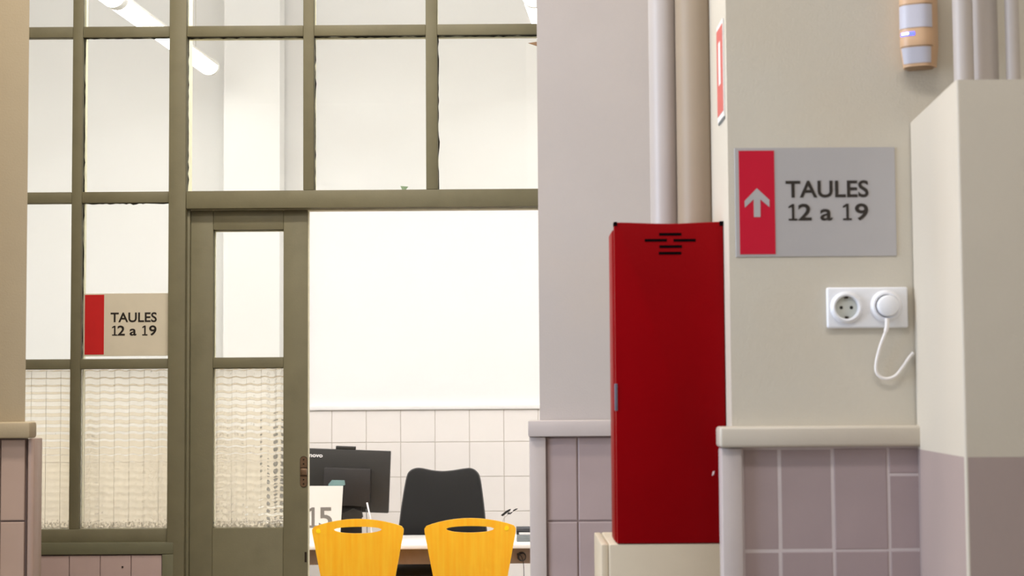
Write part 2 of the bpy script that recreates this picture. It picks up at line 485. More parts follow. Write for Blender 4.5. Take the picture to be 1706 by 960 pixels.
# --- left pier
xe = X(45, 400, YL)
bm = bmesh.new(); prism(bm, [(XL, YL), (xe, YL), (xe - .09, YL + .3), (XL, YL + .3)], 0, HC)
wl = struct(obj('wall_left', bm, 'tanwall'), 'tan painted pier at the left edge')
zl0, zl1 = Z(30, 730, YL), Z(30, 703, YL)
xl = X(58, 716, YL)
B('dado_rail', XL, xl, YL - .045, YL + .02, zl0, zl1, 'tanwall', wl, .006)
xt = X(57, 850, YL - .02)
B('corner_strip', X(46, 850, YL - .02), xt, YL - .024, YL + .05, 0, zl0 - .001, 'strip_brown', wl, .003)
B('tile_bed', XL, X(46, 850, YL), YL - .008, YL, 0, zl0 - .001, 'grout_dark', wl)
zj = Z(20, 868, YL)
hz = zl0 - .001 - zj
x1 = X(45, 850, YL); zs = [zl0 - .002, zj]
while zs[-1] > 0.02: zs.append(max(zs[-1] - .205, 0.0))
xs = [x1, x1 - .062]
while xs[-1] > -1.75: xs.append(xs[-1] - .105)
for r in range(len(zs) - 1):
    for c in range(len(xs) - 1):
        if zs[r] - zs[r + 1] > .03: tile(wl, xs[c + 1] + .0015, xs[c] - .0015, zs[r + 1] + .0015, zs[r] - .0015, YL - .018, 'tile_gloss', .012, .003)

# --- middle wall
xm = X(897, 400, YM)
bm = bmesh.new(); prism(bm, [(xm, YM), (XR, YM), (XR, YM + .25), (xm + .05, YM + .25)], 0, HC)
wm = struct(obj('wall_middle', bm, 'midwall'), 'pale mauve wall end right of the doorway')
zm0, zm1 = Z(950, 727, YM), Z(950, 700, YM)
B('dado_rail', X(880, 714, YM - .04), .60, YM - .04, YM + .01, zm0, zm1, 'rail_mauve', wm, .004)
xa, xb2 = X(883, 840, YM - .02), X(910, 840, YM - .02)
B('corner_strip', xa, xb2, YM - .026, YM + .04, 0, zm0 - .001, 'rail_mauve', wm, .003)
B('tile_bed', xb2, .60, YM - .0128, YM, 0, zm0 - .001, 'grout_dark', wm)
xs = [xb2 + .002, X(962, 800, YM)]
while xs[-1] < .56: xs.append(xs[-1] + .102)
zs = [zm0 - .002, Z(935, 868, YM)]
while zs[-1] > .02: zs.append(max(zs[-1] - .205, 0.0))
for r in range(len(zs) - 1):
    for c in range(len(xs) - 1):
        if zs[r] - zs[r + 1] > .03: tile(wm, xs[c] + .0015, xs[c + 1] - .0015, zs[r + 1] + .0015, zs[r] - .0015, YM - .016, 'tile', .010, .003)

# --- right wall (pier with a return face toward the recess)
xr = X(1217, 560, YR)
bm = bmesh.new(); prism(bm, [(xr, YR), (XR, YR), (XR, YM), (xr, YM)], 0, HC)
wr = struct(obj('wall_right', bm, 'cream'), 'cream wall with direction sign and power socket')
zr0, zr1 = Z(1365, 745, YR - .03), Z(1365, 710, YR - .03)
B('dado_rail', X(1199, 727, YR - .035), .80, YR - .035, YR + .028, zr0, zr1, 'rail', wr, .006, 3)
xa, xb3 = X(1203, 850, YR - .02), X(1238, 850, YR - .02)
B('corner_strip', xa, xb3, YR - .022, YR + .028, 0, zr0 - .001, 'rail_mauve', wr, .004)
B('tile_bed', xb3, .80, YR - .0068, YR, 0, zr0 - .001, 'grout', wr)
xs = [xb3 + .001] + [X(v, 830, YR) for v in (1298, 1387, 1479)]
xs += [xs[-1] + .1, xs[-1] + .2, xs[-1] + .3]
z917, z790 = Z(1380, 917, YR), Z(1505, 790, YR)
zs = [zr0 - .002, z917]
while zs[-1] > .02: zs.append(max(zs[-1] - .2, 0.0))
for c in range(len(xs) - 1):
    rows = zs if c < 3 else [zs[0], z790] + zs[1:]
    for r in range(len(rows) - 1):
        if rows[r] - rows[r + 1] > .02: tile(wr, xs[c] + .0015, xs[c + 1] - .0015, rows[r + 1] + .0013, rows[r] - .0013, YR - .0075, 'tile', .007, .0025)

# --- boxed-in pipe casing at the right edge: flat top, two-tone paint
YN = 2.81
nx, fx = X(1600, 450, YN), X(1522, 480, YR)
ztop = Z(1592, 133, YN)
zpaint = Z(1607, 762, YN)
bm = bmesh.new()
def case_part(z0, z1, mf, ms):
    pts = [(nx, YN), (XR - .15, YN), (XR - .15, YR - .003), (fx, YR - .003)]
    lo = [bm.verts.new((x, y, z0)) for x, y in pts]; hi = [bm.verts.new((x, y, z1)) for x, y in pts]
    for i in range(4):
        f = bm.faces.new([lo[i], lo[(i + 1) % 4], hi[(i + 1) % 4], hi[i]])
        f.material_index = ms if i == 3 else mf
    return lo, hi
l0, h0 = case_part(0, zpaint, 2, 3)
l1, h1 = case_part(zpaint, ztop, 0, 1)
bm.faces.new(h1); bm.faces.new(l0)
M['box_mauve_side'] = M['box_mauve']
bmesh.ops.remove_doubles(bm, verts=bm.verts[:], dist=1e-5)
es = [e for e in bm.edges if abs(e.verts[0].co.x - nx) < 1e-4 and abs(e.verts[1].co.x - nx) < 1e-4 and abs(e.verts[0].co.y - YN) < 1e-4]
bmesh.ops.bevel(bm, geom=es, offset=.005, segments=3, profile=.5, affect='EDGES')
cas = obj('wall_casing', bm, ['box_beige', 'box_beige', 'box_mauve', 'box_mauve'], smooth=True)
struct(cas, 'boxed pipe casing painted beige above and mauve below')

# ------------------------------------------------------------------ pipes
def pipe(px0, px1, py, Y, z0, z1, m, label, collar=None):
    a, b = X(px0, py, Y), X(px1, py, Y)
    c, r = (a + b) / 2, abs(b - a) / 2
    t = empty('wall_pipe', (c, Y, z0)); tag(t, label, 'pipe', 'vertical wall pipes')
    bm = bmesh.new(); cyl(bm, (c, Y, z0), (c, Y, z1), r, n=40)
    obj('pipe_run', bm, m, t, smooth=True)
    for zc in (z0 + .012, HC - .35):
        bm = bmesh.new(); cyl(bm, (c, Y, zc - .012), (c, Y, zc + .012), r * 1.08, n=40)
        obj('collar', bm, m, t, smooth=True)
    return t
YC = 3.34                                    # cabinet front
zbase = Z(1110, 906, YC)
pipe(1127, 1191, 200, 3.56, zbase, HC, 'pipe_tan', 'thick tan pipe in the corner behind the red cabinet')
pipe(1082, 1131, 200, 3.60, zbase, HC, 'pipe_white', 'white pipe left of the tan pipe above the red cabinet')
pipe(1588, 1621, 60, 3.08, ztop, HC, 'pipe_white', 'leftmost white pipe rising from the casing at right')
pipe(1618, 1662, 60, 3.12, ztop, HC, 'pipe_white', 'thick middle pipe rising from the casing at right')
pipe(1675, 1698, 60, 3.08, ztop, HC, 'pipe_white', 'thin pipe rising from the casing at the right edge')

# ------------------------------------------------------------------ glazed partition (window_1) and door leaf
wp = empty('window_1', (X(600, 900, YP), YP, 0)); struct(wp, 'olive framed glazed partition')
D = .035
def bar(name, x0, x1, z0, z1, y0=YP, y1=None, m='olive', par=None):
    return B(name, x0, x1, y0, y1 or y0 + D, z0, z1, m, par or wp, .0025)
def inner(x0, x1, z0, z1, depth=.06, par=None):
    """room-side half of a bar, coloured pale as if lit from the office"""
    return B('rear_strip', x0, x1, YP + D + .0005, YP + D + depth, z0, z1, 'lit_cream', par or wp)
TOP = 3.25
vx = {}
for k, (a, b) in dict(v1=(119, 136.5), v2=(282.5, 311), v3=(505, 523), v4=(709.6, 728.7)).items():
    vx[k] = (X(a, 200, YP), X(b, 200, YP))
vx['v1'] = (X(118.5, 400, YP), X(135.5, 400, YP)); vx['v2'] = (X(281.5, 400, YP), X(310, 400, YP))
XLP = -2.5; XRP = X(935, 300, YP)
zh1 = (Z(480, 60, YP), Z(480, 42, YP))
zh2l = (Z(200, 338, YP), Z(200, 319.5, YP))
zh2r = (Z(650, 345.5, YP), Z(650, 316, YP))
zh3 = (Z(200, 615, YP), Z(200, 598, YP))
zh4 = (Z(200, 905, YP), Z(200, 881.5, YP))
# posts
bar('mullion', *vx['v1'], zh4[1], TOP)
B('post', vx['v2'][0], vx['v2'][1], YP - .012, YP + D, 0, TOP, 'olive', wp, .003)
inner(vx['v2'][0] + .002, vx['v2'][1] - .0015, zh2r[1], TOP, .075)
for k in ('v3', 'v4'):
    bar('mullion', *vx[k], zh2r[1], TOP)
    inner(vx[k][0] + .004, vx[k][1] + .0012, zh2r[1] + .002, TOP, .02)
inner(vx['v1'][0] + .004, vx['v1'][1] + .0015, zh4[1], TOP, .028)
bar('post', XRP, XRP + .06, 0, TOP)
# transoms, cut between the posts
colsL = [(XLP, vx['v1'][0]), (vx['v1'][1], vx['v2'][0])]
colsR = [(vx['v2'][1], vx['v3'][0]), (vx['v3'][1], vx['v4'][0]), (vx['v4'][1], XRP)]
for c in colsL:
    bar('transom', *c, *zh1); bar('transom', *c, *zh2l); bar('transom', *c, *zh3)
    for zz in (zh1, zh2l, zh3): B('rear_strip', c[0], c[1], YP + D + .0005, YP + D + .015, zz[0] + .004, zz[1] - .004, 'gap', wp)
bar('transom', XLP, vx['v2'][0], *zh4)
for c in colsR:
    bar('transom', *c, *zh1)
    B('rear_strip', c[0], c[1], YP + D + .0005, YP + D + .02, zh1[0] - .0025, zh1[1] - .004, 'lit_cream', wp)
bar('head_rail', vx['v2'][1], XRP, *zh2r)
B('door_stop', vx['v2'][1], XRP, YP + D, YP + D + .05, zh2r[0] - .004, zh2r[0] + .02, 'lit_cream', wp)
B('head_rail', XLP, XRP + .06, YP, YP + D, TOP, TOP + .06, 'olive', wp, .003)
B('door_jamb', vx['v2'][1] - .001, X(316.2, 600, YP + .03), YP + .02, YP + D + .07, 0, zh2r[0], 'olive', wp, .001)
# panes
YG = YP + .017
rows_top = [(zh1[1], TOP)]
def pane(c, z0, z1, par=wp):
    return B('pane', c[0] - .006, c[1] + .006, YG - .002, YG + .002, z0 - .006, z1 + .006, 'glass', par)
for c in colsL:
    pane(c, zh1[1], TOP); pane(c, zh2l[1], zh1[0]); pane(c, zh3[1], zh2l[0])
for c in colsR:
    pane(c, zh1[1], TOP); pane(c, zh2r[1], zh1[0])

def dirt(x0, x1, z0, z1, par, vertical):
    bm = bmesh.new(); n = 26; rnd = random.Random(int(x0 * 1e4) + int(z1 * 1e3))
    e = [max(0, rnd.gauss(.0022, .0014)) for _ in range(n + 1)]
    if vertical: pts = [(x0, z0), (x0, z1)] + [(x0 + .0004 + e[i], z1 + (z0 - z1) * i / n) for i in range(n + 1)]
    else: pts = [(x1, z1), (x0, z1)] + [(x0 + (x1 - x0) * i / n, z1 - .0004 - e[i]) for i in range(n + 1)]
    plate(bm, pts, YG - .0030, YG - .0022)
    return obj('rebate_dirt', bm, 'gap', par)
for c in colsL[1:] + colsR:
    dirt(c[0], c[1], zh1[0], zh1[0], wp, False)
    dirt(c[0] + .0015, 0, zh2r[1], zh1[0], wp, True)
dirt(colsL[1][0], colsL[1][1], 0, zh2l[0], wp, False)
dirt(colsL[1][0] + .0015, 0, zh3[1], zh2l[0], wp, True)
def cast_pane(x0, x1, z0, z1, y, par):
    """cast glass with a rolled horizontal wave, and the wires laid in it"""
    nx_, nz_ = 40, 170
    bm = bmesh.new(); fr, bk = [], []
    for j in range(nz_ + 1):
        zz = z0 + (z1 - z0) * j / nz_
        ra, rb = [], []
        for i in range(nx_ + 1):
            xx = x0 + (x1 - x0) * i / nx_
            ph = PI * zz / .024 + .35 * math.sin(2 * PI * xx / .048)
            d = .0017 * abs(math.sin(ph)) + .0003 * math.sin(2 * PI * xx / .024)
            ra.append(bm.verts.new((xx, y - .003 - d, zz)))
            rb.append(bm.verts.new((xx, y + .003, zz)))
        fr.append(ra); bk.append(rb)
    for j in range(nz_):
        for i in range(nx_):
            bm.faces.new([fr[j][i], fr[j][i + 1], fr[j + 1][i + 1], fr[j + 1][i]])
            bm.faces.new([bk[j][i], bk[j + 1][i], bk[j + 1][i + 1], bk[j][i + 1]])
    for j in range(nz_):
        for i in (0, nx_):
            bm.faces.new([fr[j][i], fr[j + 1][i], bk[j + 1][i], bk[j][i]])
    for i in range(nx_):
        for j in (0, nz_):
            bm.faces.new([fr[j][i], fr[j][i + 1], bk[j][i + 1], bk[j][i]])
    p_ = obj('patterned_pane', bm, 'cast', par, smooth=True)
    p_['label'] = 'wired patterned glass with rolled waves'
    bm = bmesh.new()
    n = int((x1 - x0) / .049)
    for i in range(n + 1):
        xx = x0 + .012 + i * .049
        if xx < x1: box(bm, xx - .00035, xx + .00035, y - .0058, y - .0048, z0, z1)
    n = int((z1 - z0) / .049)
    for i in range(n + 1):
        zz = z0 + .02 + i * .049
        if zz < z1: box(bm, x0, x1, y - .0056, y - .0050, zz - .00015, zz + .00015)
    wv = obj('wire_mesh', bm, 'wire', p_); wv['kind'] = 'stuff'
    return p_
for c in colsL:
    cast_pane(max(c[0], -2.1) + .001, c[1] - .001, zh4[1] + .001, zh3[0] - .001, YP + .02, wp)
# grimy line of dirt under the wired panes
# tiled parapet under the glazing, in its green frame
xf0, xf1 = X(268, 935, YP - .03), X(287, 935, YP - .03)
zf0, zf1 = Z(180, 925, YP - .03), Z(180, 905, YP - .03)
par = struct(B('wall_parapet', XLP, vx['v2'][0], YP + .0, YP + .12, 0, zh4[0] - .0005, 'grout_dark'), 'low parapet of pink tiles below the glazing')
B('frame_rail', XLP, xf1, YP - .014, YP + .002, zf0, zf1, 'olive2', par, .003)
B('frame_stile', xf0, xf1, YP - .014, YP + .002, 0, zf0 - .0005, 'olive2', par, .003)
pt = 51.0 / F * YP
xs = [X(219, 945, YP) + pt * k for k in range(-22, 1)] + [xf0 - .001]
zs = [zf0 - .003]
while zs[-1] > .02: zs.append(max(zs[-1] - .205, 0))
for r in range(len(zs) - 1):
    for c in range(len(xs) - 1):
        if zs[r] - zs[r + 1] > .03 and xs[c] > -2.0: tile(par, xs[c] + .001, xs[c + 1] - .001, zs[r + 1] + .001, zs[r] - .001, YP - .008, 'pink_tile', .008, .002)
bm = bmesh.new(); c_ = at(204, 945, YP - .009); lathe_y(bm, c_, [(0, -.001), (.003, -.001), (.003, .001)], 12)
obj('screw', bm, 'screw', par)
# solid wall above and beside the partition
struct(B('wall_lintel', XLP, XR, YP, YP + .12, TOP + .06, HC, 'midwall'))
struct(B('wall_partition', XRP + .06, XR, YP, YP + .1, 0, TOP + .06, 'midwall'))

# door leaf
YD = YP + .035
dx0, dx1 = X(317, 600, YD), X(512.5, 600, YD)
gx0, gx1 = X(354.5, 600, YD), X(472, 600, YD)
zd1 = Z(415, 349, YD)
g1 = (Z(410, 595.5, YD), Z(410, 383, YD)); g2 = (Z(410, 880, YD), Z(410, 613, YD))
door = empty('door_1', ((dx0 + dx1) / 2, YD, 0)); struct(door, 'narrow olive door leaf with a clear and a wired pane')
DT = .042
def dpart(n, x0, x1, z0, z1): return B(n, x0, x1, YD, YD + DT, z0, z1, 'olive', door, .0025)
dpart('stile', dx0, gx0, .01, zd1); dpart('stile', gx1, dx1, .01, zd1)
dpart('rail', gx0, gx1, g1[1], zd1); dpart('rail', gx0, gx1, g2[1], g1[0]); dpart('rail', gx0, gx1, .01, g2[0])
B('pane', gx0 - .005, gx1 + .005, YD + .018, YD + .022, g1[0] - .005, g1[1] + .005, 'glass', door)
cast_pane(gx0 + .0005, gx1 - .0005, g2[0] + .0005, g2[1] - .0005, YD + .02, door)
for (zz0, zz1) in (g1, g2):
    B('rear_strip', gx0, gx0 + .003, YD + .024, YD + DT, zz0, zz1, 'lit_cream', door)
    B('rear_strip', gx0, gx1, YD + .024, YD + DT, zz1 - .003, zz1, 'lit_cream', door)
# edge strip of the leaf, caught light put into its cream colour, and the latch plate
B('edge_strip', dx1, dx1 + .0018, YD + .006, YD + DT, .01, zd1, 'lit_cream', door)
def pill(cx, z0, z1, r, y0, y1):
    bm = bmesh.new(); pts = []
    for i in range(13): a = PI * i / 12; pts.append((cx + r * math.cos(a), z1 - r + r * math.sin(a)))
    for i in range(13): a = PI + PI * i / 12; pts.append((cx + r * math.cos(a), z0 + r + r * math.sin(a)))
    return plate(bm, pts, y0, y1)
B('edge_mark', X(507.5, 928, YD), X(511, 928, YD), YD - .0006, YD + .001, Z(509, 937, YD), Z(509, 920, YD), 'screw', door)
lc = X(506, 785, YD); lz0, lz1 = Z(506, 811.5, YD), Z(506, 761, YD); lr = 5.6 / F * YD
latch = obj('latch_plate', pill(lc, lz0 - .0015, lz1 + .0015, lr + .0012, YD - .0012, YD + .001), 'screw', door)
obj('face_plate', pill(lc, lz0, lz1, lr, YD - .003, YD + .001), 'brass', latch)
zc_ = (lz0 + lz1) / 2
B('roller', lc - lr * .9, lc + lr, YD - .011, YD - .001, zc_ - .011, zc_ + .011, 'brass', latch, .003)
B('roller_edge', lc - lr, lc + lr, YD - .0045, YD - .001, zc_ + .0125, zc_ + .0145, 'screw', latch)
B('roller_edge', lc - lr, lc + lr, YD - .0045, YD - .001, zc_ - .0145, zc_ - .0125, 'screw', latch)
for dz in (-.040, -.026, .026, .040):
    bm = bmesh.new(); lathe_y(bm, (lc, YD, zc_ + dz), [(0, -.0042), (.0026, -.004), (.003, -.0028)], 12)
    obj('screw', bm, 'screw', latch)

# ------------------------------------------------------------------ signs
def sign_film(name, label, x0, x1, z0, z1, y, face, redm, rx0, rx1, rz0, rz1, l1, l2, arrow=None):
    t = empty(name, ((x0 + x1) / 2, y, z0)); tag(t, label, 'sign')
    B('panel', x0, x1, y - .002, y, z0, z1, face, t, .0006, 1)
    B('red_band', rx0, rx1, y - .0028, y - .0021, rz0, rz1, redm, t)
    text('letter', 'TAULES', *l1, y - .0026, 'ink', t, .018)
    text('letter', '12 a 19', *l2, y - .0026, 'ink', t, .018)
    if arrow: plate_obj = obj('arrow', plate(bmesh.new(), arrow, y - .0034, y - .0029), 'sign_grey', t)
    return t
y = YG - .0025
sign_film('direction_sign', 'beige sign with a plain red band stuck on the glazed partition',
          X(139.5, 540, y), X(283, 540, y), Z(210, 593.5, y), Z(210, 489, y), y, 'sign_beige', 'sign_red2',
          X(141.5, 540, y), X(173.5, 540, y), Z(157, 591, y), Z(157, 491.5, y),
          (X(184.5, 530, y), X(261.5, 530, y), Z(222, 537, y), Z(222, 520.7, y)),
          (X(187, 552, y), X(261, 552, y), Z(222, 559.5, y), Z(222, 542.5, y)))
y = YR - .0005
ar = [(1260.5, 314), (1281.5, 333.5), (1281.5, 345.5), (1266.3, 332.5), (1266.6, 362), (1255.6, 362), (1255.2, 332.5), (1240.5, 346.5), (1240, 335.5)]
arrow = [(X(a, b, y), Z(a, b, y)) for a, b in ar]
sign_film('direction_sign', 'pale grey sign with a white arrow on its crimson band, on cream wall',
          X(1224.5, 337, y), X(1492, 337, y), Z(1360, 427.5, y), Z(1360, 246, y), y, 'sign_grey', 'sign_red',
          X(1231.5, 337, y), X(1290.5, 337, y), Z(1260, 424, y), Z(1260, 251.5, y),
          (X(1308.5, 316, y), X(1446.5, 316, y), Z(1378, 329.5, y), Z(1378, 301, y)),
          (X(1313.5, 354, y), X(1446, 354, y), Z(1380, 368, y), Z(1380, 339.5, y)), arrow)

# fire sign on the return face, seen almost edge on
def on_return(px, py):
    d = CROT @ Vector(((px - 853.0) / F, -(py - 480.0) / F, -1.0)); k = xr / d.x
    return d.y * k, EYE + d.z * k
ya, yb_ = on_return(1207, 100)[0], on_return(1197, 100)[0]
za, zb_ = on_return(1207, 195)[1], on_return(1207, 28)[1]
fs = empty('fire_sign', (xr - .001, (ya + yb_) / 2, za)); tag(fs, 'small red and white fire safety sign on the return beside the pipes', 'sign')
B('panel', xr - .003, xr - .0005, ya, yb_, za, zb_, 'white_ink', fs)
h_ = zb_ - za; wd = yb_ - ya
B('red_field', xr - .0038, xr - .0031, ya + wd * .03, yb_ - wd * .03, za + h_ * .06, zb_ - h_ * .05, 'fire_red', fs)
B('pictogram', xr - .0044, xr - .0039, ya + wd * .34, yb_ - wd * .36, za + h_ * .36, za + h_ * .80, 'white_ink', fs)
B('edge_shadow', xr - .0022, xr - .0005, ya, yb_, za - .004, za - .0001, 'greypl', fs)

# ------------------------------------------------------------------ red extinguisher cabinet on its plinth
cx0, cx1 = X(1025, 560, YC), min(X(1215.5, 560, YC), xr - .001)
cz0, cz1 = Z(1110, 906, YC), Z(1110, 370, YC)
cab = empty('extinguisher_cabinet', ((cx0 + cx1) / 2, YC + .08, cz0)); tag(cab, 'tall red enamelled fire extinguisher cabinet on a cream plinth', 'cabinet')
B('body', cx0 - .003, cx1 - .004, YC + .025, YC + .135, cz0 + .0005, cz1 - .012, 'red', cab, .004)
bm = bmesh.new()                              # front cover, its top edge very slightly sagging
n = 14
pts = [(cx0, cz0 + .0005), (cx1, cz0 + .0005)] + [(cx1 + (cx0 - cx1) * i / n, cz1 - .003 * math.sin(PI * i / n) ** 2) for i in range(n + 1)]
plate(bm, pts, YC, YC + .022)
bmesh.ops.recalc_face_normals(bm, faces=bm.faces[:])
es = [e for e in bm.edges if all(abs(v.co.y - YC) < 1e-6 for v in e.verts)]
bmesh.ops.bevel(bm, geom=es, offset=.0025, segments=2, profile=.5, affect='EDGES')
cov = obj('door', bm, 'red', cab, smooth=True)
for (a, b, c) in ((1098, 1135, 390.5), (1074, 1111, 400.5), (1122, 1159, 400.5), (1098.5, 1136, 411), (1097.5, 1135, 422)):
    zc = Z((a + b) / 2, c, YC)
    B('vent_slot', X(a, c, YC), X(b, c, YC), YC - .0006, YC + .004, zc - .0027, zc + .0027, 'slot', cov)
B('corner_cap', cx0 - .0008, cx0 + .006, YC - .0012, YC + .021, cz1 - .007, cz1 + .001, 'slot', cab, .001)
B('corner_cap', cx1 - .007, cx1 + .0006, YC - .0015, YC + .021, cz1 - .008, cz1 + .001, 'slot', cab, .001)
zl_ = Z(1026, 662, YC)
B('side_lock', cx0 - .0022, cx0 + .003, YC - .0015, YC + .014, zl_ - .026, zl_ + .026, 'lockgrey', cab, .001)
pc = at(1188, 788, YC)
bm = bmesh.new(); plate(bm, [(pc.x - .0025, pc.z - .006), (pc.x + .0015, pc.z - .003), (pc.x + .003, pc.z + .004), (pc.x - .001, pc.z + .002)], YC - .0006, YC + .0005)
obj('paint_chip', bm, 'chip', cov)
bx0 = X(1015, 935, YC)
pl = empty('plinth', ((bx0 + xr) / 2, YC + .15, 0)); tag(pl, 'cream painted plinth block carrying the red cabinet', 'plinth')
B('block', bx0, xr - .001, YC, YC + .30, 0, cz0 - .0005, 'plinth', pl, .004)
B('side_board', bx0 - .014, bx0 - .0005, YC + .012, YC + .31, 0, cz0 - .002, 'plinth', pl, .002)

# ------------------------------------------------------------------ double socket with a plug and its cord
sx0, sx1 = X(1376, 512, YR), X(1511, 512, YR)
sz0, sz1 = Z(1443, 547, YR), Z(1443, 479, YR)
so = empty('double_socket', ((sx0 + sx1) / 2, YR, sz0)); tag(so, 'white double power socket with one outlet in use on cream wall', 'socket')
B('frame', sx0, sx1, YR - .011, YR - .0003, sz0, sz1, 'socket', so, .004, 3)
def outlet(cx, cz):
    c = (cx, YR - .011, cz)
    bm = bmesh.new(); lathe_y(bm, c, [(.030, .003), (.030, -.002), (.028, -.0062), (.0245, -.0082), (.0215, -.007), (.0205, -.0002)], 40)
    return obj('outlet', bm, 'socket', so, smooth=True)
c1 = at(1410.5, 512.5, YR - .015); c2 = at(1477, 510, YR - .015)
o1 = outlet(c1.x, c1.z); o2 = outlet(c2.x, c2.z)
bm = bmesh.new(); lathe_y(bm, (c1.x, YR - .0116, c1.z), [(0, 0), (.0206, 0), (.0206, .0004)], 32); obj('well', bm, 'socket_in', o1, smooth=True)
for dx in (-.0095, .0095):
    bm = bmesh.new(); lathe_y(bm, (c1.x + dx, YR - .0121, c1.z), [(0, 0), (.0032, 0), (.0032, .0004)], 16); obj('pin_hole', bm, 'hole', o1)
for s in (-1, 1):
    B('earth_clip', c1.x - .003, c1.x + .003, YR - .0160, YR - .0118, c1.z + s * .0185 - .002, c1.z + s * .0185 + .002, 'screw', o1)
pg = empty('power_plug', (c2.x, YR - .015, c2.z)); tag(pg, 'round white plug pushed into the right outlet, cord looping down', 'plug')
bm = bmesh.new(); lathe_y(bm, (c2.x + .001, YR - .0118, c2.z), [(0.0195, .004), (.0200, -.014), (.0185, -.019), (.015, -.021), (0, -.0215)], 36)
obj('plug_body', bm, 'socket', pg, smooth=True)
cp = [(1478, 530), (1477, 548), (1467, 576), (1460, 604), (1461, 622), (1474, 631), (1491, 627), (1504, 612), (1514, 597), (1521.5, 588)]
ys = [YR - .024, YR - .022, YR - .016, YR - .012, YR - .011, YR - .012, YR - .013, YR - .011, YR - .009, YR - .008]
P = [at(a, b, yy) for (a, b), yy in zip(cp, ys)]
bm = bmesh.new(); tube(bm, smooth_path(P, 8), .0031, 12); obj('cord', bm, 'cord', pg, smooth=True)
bm = bmesh.new(); tube(bm, smooth_path(P[:3], 6)[:8], .0042, 12); obj('strain_relief', bm, 'cord', pg, smooth=True)

# ------------------------------------------------------------------ motion detector
dc = at(1530, 60, YR)
det = empty('motion_detector', (dc.x, YR, dc.z)); tag(det, 'beige motion detector with a glowing blue light, high on cream wall', 'detector')
zb = Z(1530, 112, YR - .03); zk = Z(1530, 76, YR - .03); ztp = zb + .165
YAW = math.radians(-24)
def det_pt(a, z, off=0.0, lower=True):
    """point of the rounded shell: a from -1 (left) to 1 (right), height z"""
    th = a * PI / 2
    wd_, dp = .034, .050
    if z < zk:
        k = (zk - z) / (zk - zb); dp = .050 - .016 * k; wd_ = .034 - .004 * k
    if z > ztp - .03:
        k = (z - (ztp - .03)) / .03; dp -= .012 * k * k; wd_ -= .004 * k * k
    e = .62
    sx_ = math.copysign(abs(math.sin(th)) ** e, th); cy = abs(math.cos(th)) ** e
    x, yy = (wd_ + off) * sx_, -(dp + off) * cy
    ca, sa = math.cos(YAW), math.sin(YAW)
    return Vector((dc.x + x * ca - yy * sa, YR - .012 + x * sa + yy * ca, z))
def shell(a0, a1, z0, z1, off, na=24, nz=10, back=None):
    bm = bmesh.new(); grid = []
    for j in range(nz + 1):
        zz = z0 + (z1 - z0) * j / nz
        grid.append([bm.verts.new(det_pt(a0 + (a1 - a0) * i / na, zz, off)) for i in range(na + 1)])
    for j in range(nz):
        for i in range(na): bm.faces.new([grid[j][i], grid[j][i + 1], grid[j + 1][i + 1], grid[j + 1][i]])
    if back is not None:
        for row in (grid[0], grid[-1]): bm.faces.new(row)
        bm.faces.new([grid[j][0] for j in range(nz + 1)] + [grid[j][-1] for j in range(nz, -1, -1)])
    return bm
obj('housing', shell(-1, 1, zb, ztp, 0, back=1, nz=24), 'det', det, smooth=True)
# wall foot that carries the turned housing
B('wall_mount', dc.x - .024, dc.x + .026, YR - .022, YR - .0005, zb + .012, ztp - .01, 'det', det, .003)
def patch(name, a0, a1, z0, z1, m, o0=.0004):
    return obj(name, shell(a0, a1, z0, z1, o0 + .0006), m, det, smooth=True)
zlA, zlB = Z(1520, 45, YR - .06), Z(1520, 7, YR - .06)
patch('upper_lens', -.58, .58, zlA, zlB, 'det_lens')
zlC, zlD = Z(1523, 104, YR - .05), Z(1523, 79, YR - .05)
patch('lower_lens', -.50, .50, zlC, zlD, 'det_lens')
patch('seam', -.62, .62, zlD + .0012, zlD + .0026, 'det_dark')
patch('seam', -.62, .62, zlB + .001, zlB + .0022, 'det_dark')
zq = Z(1512, 55, YR - .06)
ledb = patch('indicator_light', -.46, .0, zq - .0032, zq + .003, 'led')
adopt(patch('light_core', -.38, -.10, zq - .0012, zq + .0024, 'led_core', .001), ledb)
bm = bmesh.new(); v = [bm.verts.new(det_pt(-.95 + 1.9 * i / 24, zb - .0006, -.003)) for i in range(25)]
v2 = [bm.verts.new(det_pt(-.95 + 1.9 * i / 24, zb - .004, -.008) + Vector((0, 0, 0))) for i in range(25)]
bm.faces.new(v2)
for i in range(24): bm.faces.new([v[i], v[i + 1], v2[i + 1], v2[i]])
obj('base_cap', bm, 'det_dark', det, smooth=True)

